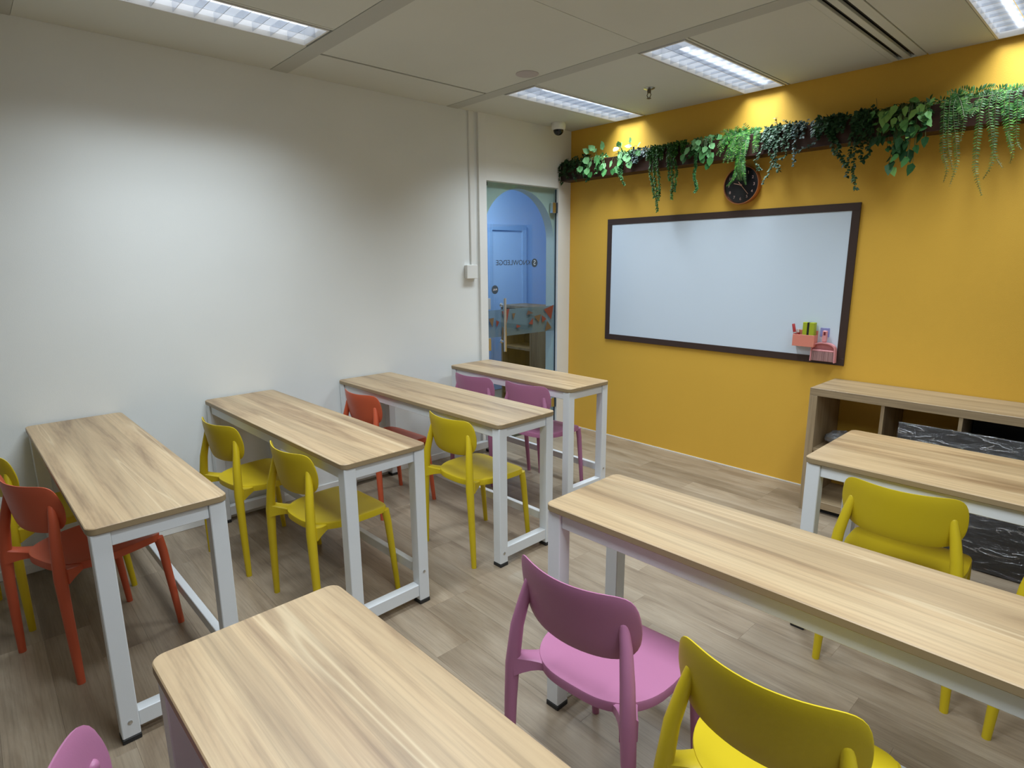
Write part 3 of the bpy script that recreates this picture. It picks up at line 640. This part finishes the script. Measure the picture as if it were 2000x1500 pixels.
# ------------------------------------------------------------------ bookcase and the wrapped boards
bc = empty('bookcase', (2.312, -0.004, 0)); tag(bc, 'low oak-coloured open bookcase against the yellow wall', 'bookcase')
T, DP, HT = 0.045, 0.396, 0.768; cols, cw, dv = 4, 0.335, 0.017; WT = 2*T+cols*cw+(cols-1)*dv
box('top', 0, WT, -DP, 0, HT-T, HT, M['case'], bc, b=0.0015); box('bottom', T, WT-T, -DP+0.004, 0, 0.030, 0.075, M['case'], bc, b=0.0015)
for x in (0, WT-T): box('side_panel', x, x+T, -DP, 0, 0.0, HT-T-0.0003, M['casez'], bc, b=0.0015)
for i in range(cols):
    x = T+i*(cw+dv)
    if i: box('divider', x-dv, x, -DP+0.004, 0, 0.0753, HT-T-0.0003, M['casez'], bc)
    box('shelf', x, x+cw, -DP+0.006, 0, 0.383, 0.400, M['case'], bc)
box('plinth', T, WT-T, -DP+0.03, -0.01, 0.0, 0.0298, M['void'], bc)
bg = MB(); rb = random.Random(11)
rings = []
for k in range(9):
    f = k/8; r = 0.095*math.sin(math.pi*(0.12+0.80*f))**0.6; rings.append([(r*1.0*math.cos(2*math.pi*j/18)*(1+rb.uniform(-.16, .16)), r*0.8*math.sin(2*math.pi*j/18)*(1+rb.uniform(-.16, .16)), max(0.001, 0.095*f+rb.uniform(-.008, .008))) for j in range(18)])
bg.loft(rings, True, True); M['bag'] = clear('crinkled_plastic', (0.85, 0.87, 0.9), 0.30, 0.12, (0.45, 0.47, 0.5), 0.30)
tag(bg.build('plastic_bag', M['bag'], None, (2.475, -0.26, 0.4005), 20), 'crumpled clear plastic bag on the shelf in the left compartment of the bookcase', 'plastic bag')
for k, (x0, x1) in enumerate(((3.070, 3.395), (3.425, 3.745))):
    bb = empty('black_panel', ((x0+x1)/2, -0.15, 0.4005)); tag(bb, ['flat black panel standing in the third compartment of the bookcase', 'flat black panel standing in the bookcase compartment beyond the right edge'][k], 'panel')
    box('sheet', -(x1-x0)/2, (x1-x0)/2, -0.012, 0.012, 0, 0.30, M['boardblack'], bb, b=0.002); box('edge_band', -(x1-x0)/2, (x1-x0)/2, -0.011, 0.011, 0.3003, 0.304, M['black'], bb)
wp = empty('wrapped_board', (3.32, -0.552, 0.0)); wp.rotation_euler = (math.radians(-9.3), 0, 0); tag(wp, 'black board wrapped in clear plastic leaning against the bookcase', 'board')
HB = 0.668
box('board', -0.52, 0.52, 0.004, 0.034, 0.006, HB, M['boardblack'], wp, b=0.002)
wr = MB(); nx, nz = 60, 40; rb = random.Random(2)
ph = [(rb.uniform(2, 30), rb.uniform(-40, 40), rb.uniform(0, 6)) for _ in range(14)]
def dsp(x, z): return 0.0014*sum(math.sin(1.8*(a*x+b*z)+c)**15 for a, b, c in ph)
for i in range(nx+1):
    for j in range(nz+1):
        x = -0.523+1.046*i/nx; z = 0.004+(HB+0.002)*j/nz; wr.v.append((x, -0.0035-max(-0.003, dsp(x, z)), z))
for i in range(nx):
    for j in range(nz): wr.f.append((i*(nz+1)+j, (i+1)*(nz+1)+j, (i+1)*(nz+1)+j+1, i*(nz+1)+j+1)); wr.m.append(0)
n = len(wr.v)
for i in range(nx+1): wr.v.append((-0.523+1.046*i/nx, 0.037, HB+0.005+rb.uniform(-.002, .004)))
for i in range(nx): wr.f.append((i*(nz+1)+nz, (i+1)*(nz+1)+nz, n+i+1, n+i)); wr.m.append(0)
wr.build('plastic_wrap', M['wrap'], wp, smooth=60)

# ------------------------------------------------------------------ planter and hanging plants
pl = empty('wall_planter', (2.30, 0, 2.18)); tag(pl, 'long dark brown wooden planter across the top of the yellow wall', 'planter')
PT = 0.134
box('front_board', -2.295, 2.295, -0.130, -0.114, 0, PT, M['planter'], pl, b=0.0015); box('bottom_board', -2.295, 2.295, -0.1138, -0.001, 0, 0.015, M['planter'], pl)
box('back_board', -2.295, 2.295, -0.016, -0.001, 0.0152, PT-0.02, M['planter'], pl); box('end_board', -2.2948, -2.280, -0.1138, -0.0162, 0.0152, PT, M['planter'], pl)
box('filler', -2.279, 2.29, -0.1136, -0.0164, 0.0154, PT-0.012, M['void'], pl)
PTOP = 2.18+PT
def leaf(m, p, d, up, L, Wd, prof=(0.30, 0.62), fold=0.18, droop=0.15, k=0):
    d = d.normalized(); s = d.cross(up)
    if s.length < 1e-4: s = d.cross(Vector((1, 0.3, 0.2)))
    s.normalize(); u = s.cross(d); n = len(m.v); a, b = prof
    A = p+d*L*a-u*fold*Wd*0.5; B = p+d*L*b-u*(fold*Wd*0.4+droop*L*0.3); t = p+d*L-u*droop*L
    m.v += [tuple(q) for q in (p, A-s*Wd*0.5+u*fold*Wd*0.5, A, A+s*Wd*0.5+u*fold*Wd*0.5, B-s*Wd*0.40, B, B+s*Wd*0.40, t)]
    m.f += [(n, n+1, n+2), (n, n+2, n+3), (n+1, n+4, n+5, n+2), (n+2, n+5, n+6, n+3), (n+4, n+7, n+5), (n+5, n+7, n+6)]; m.m += [k]*6
def spline(pts, step):
    """points every `step` along a smooth curve through pts"""
    P = [Vector(p) for p in pts]; P = [P[0]*2-P[1]]+P+[P[-1]*2-P[-2]]; out = []; last = None
    for i in range(1, len(P)-2):
        a, b, c, d = P[i-1:i+3]; q = max(2, int((c-b).length/step*4))
        for j in range(q):
            t = j/q; v = 0.5*((2*b)+(c-a)*t+(2*a-5*b+4*c-d)*t*t+(3*b-a-3*c+d)*t**3)
            if last is None or (v-last).length >= step: out.append(v); last = v
    out.append(P[-2]); return out
KIND = dict(ivy=(0.012, 0.024, 0.75, 2, (0.25, 0.55)), box=(0.0050, 0.017, 0.55, 3, (0.35, 0.65)), euc=(0.011, 0.021, 0.62, 2, (0.35, 0.68)), pearl=(0.013, 0.021, 0.6, 2, (0.35, 0.68)), philo=(0.028, 0.048, 0.62, 1, (0.22, 0.55)), pothos=(0.03, 0.045, 0.85, 1, (0.28, 0.66)))
def rv(r, s=1.0): return Vector((r.uniform(-1, 1), r.uniform(-1, 1), r.uniform(-1, 1)))*s
def sprig(m, pts, kind, r, scale=1.0):
    step, L, wr_, per, prof = KIND[kind]; q = spline(pts, step)
    m.tube(q[::2] if len(q) > 4 else q, 0.0012, 5, 1)
    for i, p in enumerate(q):
        t = (q[min(i+1, len(q)-1)]-q[max(i-1, 0)]).normalized()
        for j in range(per):
            o = rv(r); o = (o-t*o.dot(t)).normalized(); o.y = -abs(o.y)*0.8 if r.random() < 0.7 else o.y
            d = (o*0.85+t*0.45+Vector((0, 0, -0.12))).normalized(); l = L*scale*r.uniform(0.7, 1.2)
            leaf(m, p, d, (Vector((0, -0.7, 0.7))+rv(r, 0.5)), l, l*wr_, prof)
def frond(m, pts, r, L=0.030, step=0.0085):
    q = spline(pts, step); m.tube(q[::2] if len(q) > 4 else q, 0.0012, 5, 1); n = len(q)
    for i, p in enumerate(q):
        t = (q[min(i+1, n-1)]-q[max(i-1, 0)]).normalized(); f = i/max(1, n-1); l = L*(0.35+0.9*math.sin(math.pi*min(1, 0.18+0.82*f)))*r.uniform(0.85, 1.1)
        side = t.cross(Vector((0, -1, 0.25)));
        if side.length < 0.1: side = Vector((1, 0, 0))
        side.normalize()
        for s in (-1, 1): leaf(m, p, side*s+t*0.45+rv(r, 0.12), Vector((0, -1, 0.3))+rv(r, 0.25), l, l*0.32, (0.3, 0.7), 0.1, 0.15)
def hang(s, r):                                        # from the planter's top over its edge, then along the strand
    x = s[0][0]; pre = [(x+r.uniform(-.02, .02), -0.085, PTOP+0.004), (x, -0.125, PTOP+0.016)]
    z0 = s[0][1]
    if z0 < PTOP-0.04: pre.append((x, -0.148, PTOP-0.012))
    return pre+[(a, -0.152-0.008*math.sin(9*i+x*7), b) for i, (a, b) in enumerate(s)]
def plant(name, label, cx, leafm, build, cat='plant'):
    t = empty(name, (cx, -0.07, PTOP)); tag(t, label, cat, 'artificial plants in the wall planter')
    parts = build()
    for pn, m in parts:
        m.v = [(v[0]-cx, v[1]+0.07, v[2]-PTOP) for v in m.v]; m.build(pn, [M[leafm], M['stem']], t)
    return t
def clump(rect, kind, n, r, scale=1.0, up=0.02):
    (x0, z0), (x1, z1) = rect; m = MB()
    for i in range(n):
        x = r.uniform(x0, x1); y = r.uniform(-0.105, -0.03); zt_ = r.uniform(z0, z1+up); x2 = min(max(x+r.uniform(-.06, .06), x0), x1)
        if zt_ > PTOP: pts = [(x, y, PTOP-0.008), ((x+x2)/2, y-0.02, (PTOP+zt_)/2+0.012), (x2, y-r.uniform(.02, .05), zt_)]
        else: pts = [(x, y, PTOP-0.008), ((x+x2)/2, -0.128, PTOP+r.uniform(.012, .03)), (x2, -0.146-r.uniform(0, .02), zt_)]
        sprig(m, pts, kind, r, scale)
    return m
def strands(ss, kind, r, scale=1.0):
    out = []
    for s in ss: m = MB(); sprig(m, hang(s, r), kind, r, scale); out.append(('vine', m))
    return out
def big_leaves(pts, L, wr_, prof, r, cx, each=True):
    pts = list(pts)+[(x+r.uniform(-.03, .03), z+r.uniform(-.025, .03)) for x, z in pts[::2]]
    """separately placed large leaves on stalks rising from the planter"""
    out = []
    for (x, z) in pts:
        m = MB(); y = -0.15-r.uniform(0, 0.025) if z < PTOP+0.01 else -0.09-r.uniform(0, 0.05)
        bx = cx+(x-cx)*0.55; top = max(PTOP+0.012, z+0.015)
        p = Vector((x, y, z+0.018)); path = [(bx, -0.07, PTOP-0.008), ((bx+x)/2, (-0.07+y)/2-0.025, top+0.006), tuple(p)]
        m.tube(spline(path, 0.012), 0.0014, 5, 1)
        d = Vector((r.uniform(-.6, .6), r.uniform(-.45, -.1), -0.8 if z < PTOP+0.03 else r.uniform(-.3, .7)))
        l = L*r.uniform(0.8, 1.2); leaf(m, p, d, Vector((r.uniform(-.4, .4), -0.8, 0.6)), l, l*wr_, prof, 0.16, 0.12); out.append(('leaf', m))
    return out
Q = {
'p1c':[(0.011,2.22),(0.321,2.355)],
'p1s':[[(0.039,2.3),(0.023,2.219),(0.053,2.162)],[(0.114,2.353),(0.087,2.254),(0.128,2.2)],[(0.21,2.361),(0.173,2.265),(0.214,2.179)],[(0.294,2.331),(0.285,2.233),(0.342,2.159)]],
'p2l':[(0.379,2.371),(0.469,2.36),(0.428,2.326),(0.387,2.284),(0.492,2.257),(0.345,2.234),(0.373,2.199),(0.311,2.321),(0.268,2.258),(0.52,2.215),(0.445,2.293),(0.337,2.353)],
'p3l':[(0.625,2.362),(0.666,2.305),(0.683,2.261),(0.751,2.238),(0.741,2.373),(0.784,2.349),(0.641,2.33),(0.715,2.291),(0.62,2.219),(0.599,2.264),(0.8,2.306),(0.763,2.281)],
'p3s':[[(0.674,2.229),(0.687,2.152),(0.709,2.093)],[(0.649,2.243),(0.661,2.181),(0.673,2.142)]],
'p3b':[(0.755,2.245),(0.901,2.301)],
'p4c':[(0.918,2.237),(1.214,2.312)],
'p4s':[[(0.975,2.266),(0.981,2.14),(1.004,2.029),(1.018,1.937),(1.017,1.875)],[(0.949,2.252),(0.944,2.162),(0.967,2.069),(0.994,1.976)],[(1.002,2.252),(1.017,2.136),(1.03,2.045),(1.03,1.955)],[(1.121,2.265),(1.127,2.16),(1.145,2.07),(1.136,2.0),(1.139,1.954)],[(1.148,2.245),(1.161,2.156),(1.169,2.085),(1.157,2.009)],[(1.097,2.251),(1.097,2.163),(1.115,2.084)]],
'p5l':[(1.302,2.32),(1.334,2.309),(1.399,2.26),(1.428,2.276),(1.421,2.217),(1.369,2.191),(1.425,2.147),(1.36,2.265),(1.398,2.326),(1.446,2.339),(1.244,2.212),(1.277,2.269),(1.389,2.238),(1.442,2.188),(1.324,2.28)],
'p5s':[[(1.318,2.24),(1.316,2.156),(1.316,2.088),(1.333,2.018),(1.331,1.987)]],
'p6f':[[(1.615,2.273),(1.556,2.345),(1.5,2.373)],[(1.622,2.272),(1.61,2.337),(1.579,2.373)],[(1.633,2.27),(1.645,2.341),(1.635,2.383)],[(1.643,2.269),(1.687,2.331),(1.713,2.346)],[(1.651,2.261),(1.735,2.287),(1.764,2.301)],[(1.608,2.267),(1.544,2.26),(1.504,2.2)],[(1.615,2.266),(1.576,2.224),(1.552,2.146)],[(1.622,2.265),(1.6,2.237),(1.594,2.167)],[(1.64,2.263),(1.67,2.243),(1.709,2.185)],[(1.651,2.261),(1.721,2.252),(1.766,2.196)],[(1.601,2.275),(1.523,2.305),(1.478,2.253)],[(1.63,2.258),(1.642,2.199),(1.66,2.14)]],
'p6s':[[(1.637,2.216),(1.633,2.12),(1.632,2.04)],[(1.625,2.144),(1.603,2.049),(1.563,2.004)],[(1.658,2.166),(1.673,2.068),(1.688,2.002)],[(1.642,2.199),(1.652,2.102),(1.654,2.031)]],
'p7c':[(1.792,2.196),(1.957,2.329)],
'p7s':[[(1.819,2.269),(1.844,2.174),(1.88,2.123),(1.908,2.065)],[(1.889,2.213),(1.863,2.141),(1.843,2.066),(1.815,2.003)],[(1.791,2.211),(1.753,2.148),(1.774,2.089)],[(1.921,2.209),(1.941,2.161),(1.921,2.134)],[(1.86,2.248),(1.875,2.185),(1.876,2.102)]],
'p7u':[[(1.842,2.311),(1.844,2.356),(1.832,2.394)],[(1.887,2.313),(1.897,2.341),(1.891,2.372)],[(1.928,2.313),(1.935,2.332),(1.956,2.344)]],
'p8c':[(1.975,2.231),(2.139,2.3)],
'p8s':[[(2.131,2.23),(2.091,2.192),(2.032,2.173),(1.994,2.164)],[(1.99,2.2),(1.983,2.147),(2.0,2.088)]],
'p8u':[[(1.984,2.304),(1.991,2.326),(1.983,2.345)],[(2.024,2.304),(2.027,2.326),(2.028,2.349)]],
'p9c':[(2.109,2.213),(2.268,2.321)],
'p9d':[(2.315,2.211),(2.415,2.328)],
'p9s':[[(2.198,2.271),(2.225,2.196),(2.254,2.136),(2.272,2.091),(2.29,2.049)],[(2.178,2.274),(2.207,2.185),(2.238,2.124),(2.257,2.104)],[(2.331,2.236),(2.341,2.138),(2.337,2.069),(2.346,1.984),(2.364,1.914)],[(2.382,2.201),(2.401,2.144),(2.413,2.107),(2.386,2.066)],[(2.355,2.205),(2.368,2.135),(2.368,2.085)],[(2.308,2.198),(2.311,2.114),(2.31,2.016),(2.307,1.994)],[(2.408,2.198),(2.421,2.155),(2.411,2.102)]],
'p9u':[[(2.405,2.325),(2.405,2.373),(2.399,2.405)]],
'p10l':[(2.448,2.162),(2.473,2.169),(2.536,2.118),(2.552,2.102),(2.587,2.122),(2.54,2.032),(2.539,1.997),(2.561,2.064),(2.549,2.172),(2.603,2.169),(2.592,2.118),(2.634,2.099),(2.608,2.082),(2.633,2.008),(2.677,2.138),(2.674,2.26),(2.668,2.234),(2.605,2.045),(2.444,2.299),(2.471,2.276),(2.499,2.298),(2.521,2.32),(2.55,2.274),(2.571,2.304),(2.597,2.325),(2.621,2.282),(2.639,2.325),(2.669,2.304),(2.494,2.23),(2.543,2.23),(2.59,2.236),(2.564,2.193),(2.625,2.205),(2.534,2.086),(2.564,2.148)],
'p11s':[[(2.744,2.298),(2.755,2.147),(2.766,2.057),(2.793,1.977),(2.783,1.914)],[(2.785,2.266),(2.821,2.075),(2.83,1.998),(2.815,1.89)],[(2.901,2.234),(2.907,2.014),(2.923,1.926),(2.955,1.833)],[(2.96,2.248),(2.975,2.054),(2.975,1.969),(2.951,1.913)],[(2.936,2.228),(2.984,2.029),(3.023,1.959)],[(2.768,2.282),(2.782,2.105),(2.816,1.975)],[(2.835,2.258),(2.835,2.172),(2.834,2.11)]],
'p11u':[[(2.777,2.334),(2.799,2.325),(2.822,2.277),(2.842,2.22)],[(2.92,2.326),(2.904,2.293),(2.884,2.256),(2.868,2.216)],[(2.796,2.313),(2.752,2.319),(2.734,2.288)],[(2.858,2.326),(2.834,2.352),(2.803,2.368)],[(2.869,2.324),(2.907,2.347),(2.948,2.344)],[(2.849,2.315),(2.864,2.277),(2.853,2.238)],[(2.788,2.29),(2.761,2.246),(2.758,2.196)],[(2.902,2.305),(2.942,2.31),(2.982,2.279)],[(2.818,2.309),(2.783,2.352),(2.753,2.353)]],
'p12s':[[(3.01,2.274),(3.033,2.094),(3.055,2.02),(3.048,1.978)],[(3.042,2.268),(3.059,2.09),(3.087,2.035)],[(2.993,2.253),(3.015,2.144),(3.044,2.057)]],
'p12u':[[(3.013,2.296),(2.991,2.312),(2.971,2.269)],[(3.019,2.295),(3.029,2.323),(3.051,2.328)],[(3.02,2.283),(3.005,2.251),(2.995,2.206)],[(3.028,2.282),(3.049,2.243),(3.066,2.183)],[(3.033,2.292),(3.055,2.265),(3.069,2.217)],[(3.008,2.29),(2.979,2.333),(2.948,2.339)]],
}
def R(k): return random.Random(k)
def p_ivy1(): r = R(1); return [('foliage', clump(Q['p1c'], 'ivy', 26, r, 0.95))]+strands(Q['p1s'], 'ivy', r)
def p_poth1(): r = R(2); return [('foliage', clump([(0.27, 2.20), (0.50, 2.34)], 'ivy', 9, r, 0.9))]+big_leaves(Q['p2l'], 0.062, 0.85, KIND['pothos'][4], r, 0.39)
def p_poth2(): r = R(3); return big_leaves(Q['p3l'], 0.056, 0.82, KIND['pothos'][4], r, 0.70)+[('foliage', clump([(0.60, 2.24), (0.80, 2.34)], 'box', 7, r, 1.1))]+strands(Q['p3s'], 'box', r)
def p_silver1(): r = R(4); return [('foliage', clump([(0.755, 2.235), (0.92, 2.33)], 'pearl', 16, r, 1.2))]
def p_trail1(): r = R(5); return [('foliage', clump(Q['p4c'], 'box', 30, r, 1.1))]+strands(Q['p4s'], 'box', r, 1.05)
def p_poth3(): r = R(6); return big_leaves(Q['p5l'], 0.058, 0.85, KIND['pothos'][4], r, 1.36)+[('foliage', clump([(1.27, 2.21), (1.45, 2.335)], 'box', 8, r, 1.1))]+strands(Q['p5s']*2, 'box', r, 1.05)
def p_fern1():
    r = R(7); out = []
    for s in Q['p6f']:
        for q in range(2):
            m = MB(); o = [(a+r.uniform(-.02, .02), b+r.uniform(-.012, .012)) for a, b in s]
            p0 = [(o[0][0], -0.075, PTOP-0.005)]; up = o[-1][1] > PTOP
            pts = p0+[(o[1][0], -0.12 if not up else -0.10, max(o[1][1], PTOP+0.018) if not up else o[1][1]), (o[2][0], -0.165-r.uniform(0, .02) if not up else -0.13, o[2][1])]
            frond(m, pts, r, 0.024, 0.0105); out.append(('frond', m))
    for s in Q['p6s']:
        for q in range(2): m = MB(); frond(m, hang([(a+r.uniform(-.012, .012), b) for a, b in s], r), r, 0.020, 0.006); out.append(('frond', m))
    return out
def p_euc1():
    r = R(8); out = [('foliage', clump(Q['p7c'], 'euc', 26, r, 1.0))]+strands(Q['p7s'], 'euc', r)
    for s in Q['p7u']: m = MB(); sprig(m, [(s[0][0], -0.08, PTOP-0.005)]+[(a, -0.09, b) for a, b in s[1:]], 'euc', r, 0.8); out.append(('vine', m))
    return out
def p_silver2():
    r = R(9); out = [('foliage', clump(Q['p8c'], 'pearl', 13, r, 1.0))]+strands(Q['p8s'], 'pearl', r)
    for s in Q['p8u']: m = MB(); sprig(m, [(s[0][0], -0.08, PTOP-0.005)]+[(a, -0.09, b) for a, b in s[1:]], 'pearl', r, 0.9); out.append(('vine', m))
    return out
def p_ivy2():
    r = R(10); out = [('foliage', clump(Q['p9c'], 'ivy', 24, r, 1.1, 0.015))]
    return out+strands(Q['p9s'][:2], 'ivy', r, 1.05)
def p_ivy3():
    r = R(11); out = [('foliage', clump(Q['p9d'], 'ivy', 22, r, 1.0, 0.015))]+strands(Q['p9s'][2:], 'ivy', r, 1.0)
    for s in Q['p9u']: m = MB(); m.tube([(s[0][0], -0.08, PTOP-0.005)]+[(a, -0.09, b) for a, b in s[1:]], 0.0013, 5, 1); leaf(m, Vector((s[2][0], -0.09, s[2][1]-0.035)), Vector((-1, -0.2, -0.2)), Vector((0, -1, 0.5)), 0.028, 0.022); out.append(('vine', m))
    return out
def p_philo():
    r = R(12); return big_leaves(Q['p10l'], 0.062, 0.60, KIND['philo'][4], r, 2.57)+[('foliage', clump([(2.44, 2.20), (2.68, 2.33)], 'philo', 26, r, 0.85)), ('foliage', clump([(2.50, 2.06), (2.62, 2.20)], 'philo', 9, r, 0.8))]
def fernset(ss, us, r, n_extra, x0, x1):
    out = []
    for s in ss:
        for q in range(1): m = MB(); frond(m, hang(s, r), r, 0.017, 0.0115); out.append(('frond', m))
    for s in us:
        for q in range(1):
            m = MB(); o = [(a+r.uniform(-.015, .015)*q, b+r.uniform(-.01, .01)*q) for a, b in s]
            pts = [(o[0][0], -0.07, PTOP-0.004)]+[(a, -0.11-0.025*i, b+(0.012 if i == 0 else 0)) for i, (a, b) in enumerate(o)]
            frond(m, pts, r, 0.027, 0.011); out.append(('frond', m))
    for i in range(n_extra):
        x = r.uniform(x0, x1); dx = r.uniform(-.09, .09); m = MB()
        frond(m, [(x, -0.07, PTOP-0.004), (x+dx*0.5, -0.11, PTOP+r.uniform(.015, .035)), (x+dx, -0.155, PTOP-r.uniform(-0.01, .14))], r, 0.022, 0.011); out.append(('frond', m))
    return out
def p_fern2(): return fernset(Q['p11s'], Q['p11u'], R(13), 7, 2.74, 2.97)
def p_fern3(): return fernset(Q['p12s'], Q['p12u'], R(14), 7, 2.96, 3.12)
plant('trailing_ivy', 'dark small-leaved ivy hanging off the left end of the planter', 0.15, 'ivy', p_ivy1)
plant('pothos', 'pale green round-leaved pothos near the left end of the planter', 0.39, 'pothos', p_poth1)
plant('pothos', 'round-leaved pothos under the left scallop of light, second from the left end', 0.70, 'pothos', p_poth2)
plant('silver_foliage', 'small blue-green silvery plant left of the long twin vines', 0.84, 'pearl', p_silver1)
plant('trailing_vine', 'dense green plant with two long vines above the whiteboard corner', 1.06, 'boxleaf', p_trail1)
plant('pothos', 'round-leaved pothos with one thin vine, left of the bright fern', 1.36, 'pothos', p_poth3)
plant('fern', 'bright green fern spilling over the wall clock', 1.63, 'fern', p_fern1)
plant('eucalyptus_spray', 'grey-green small-leaved spray just right of the wall clock', 1.87, 'euc', p_euc1)
plant('silver_foliage', 'sparse silvery plant on a bare stretch of planter right of the clock', 2.05, 'pearl', p_silver2)
plant('trailing_ivy', 'dark ivy with a slanting strand above the whiteboard right part', 2.19, 'ivy', p_ivy2)
plant('trailing_ivy', 'dark ivy with the long pointed hanging strand above the whiteboard frame corner', 2.36, 'ivy', p_ivy3)
plant('heartleaf_plant', 'dark plant with large pointed leaves right of the whiteboard corner', 2.57, 'philo', p_philo)
plant('fern', 'fern with long drooping fronds near the right edge of the photo', 2.86, 'fernd', p_fern2)
plant('fern', 'fern cut off by the right edge of the photo', 3.04, 'fern', p_fern3)
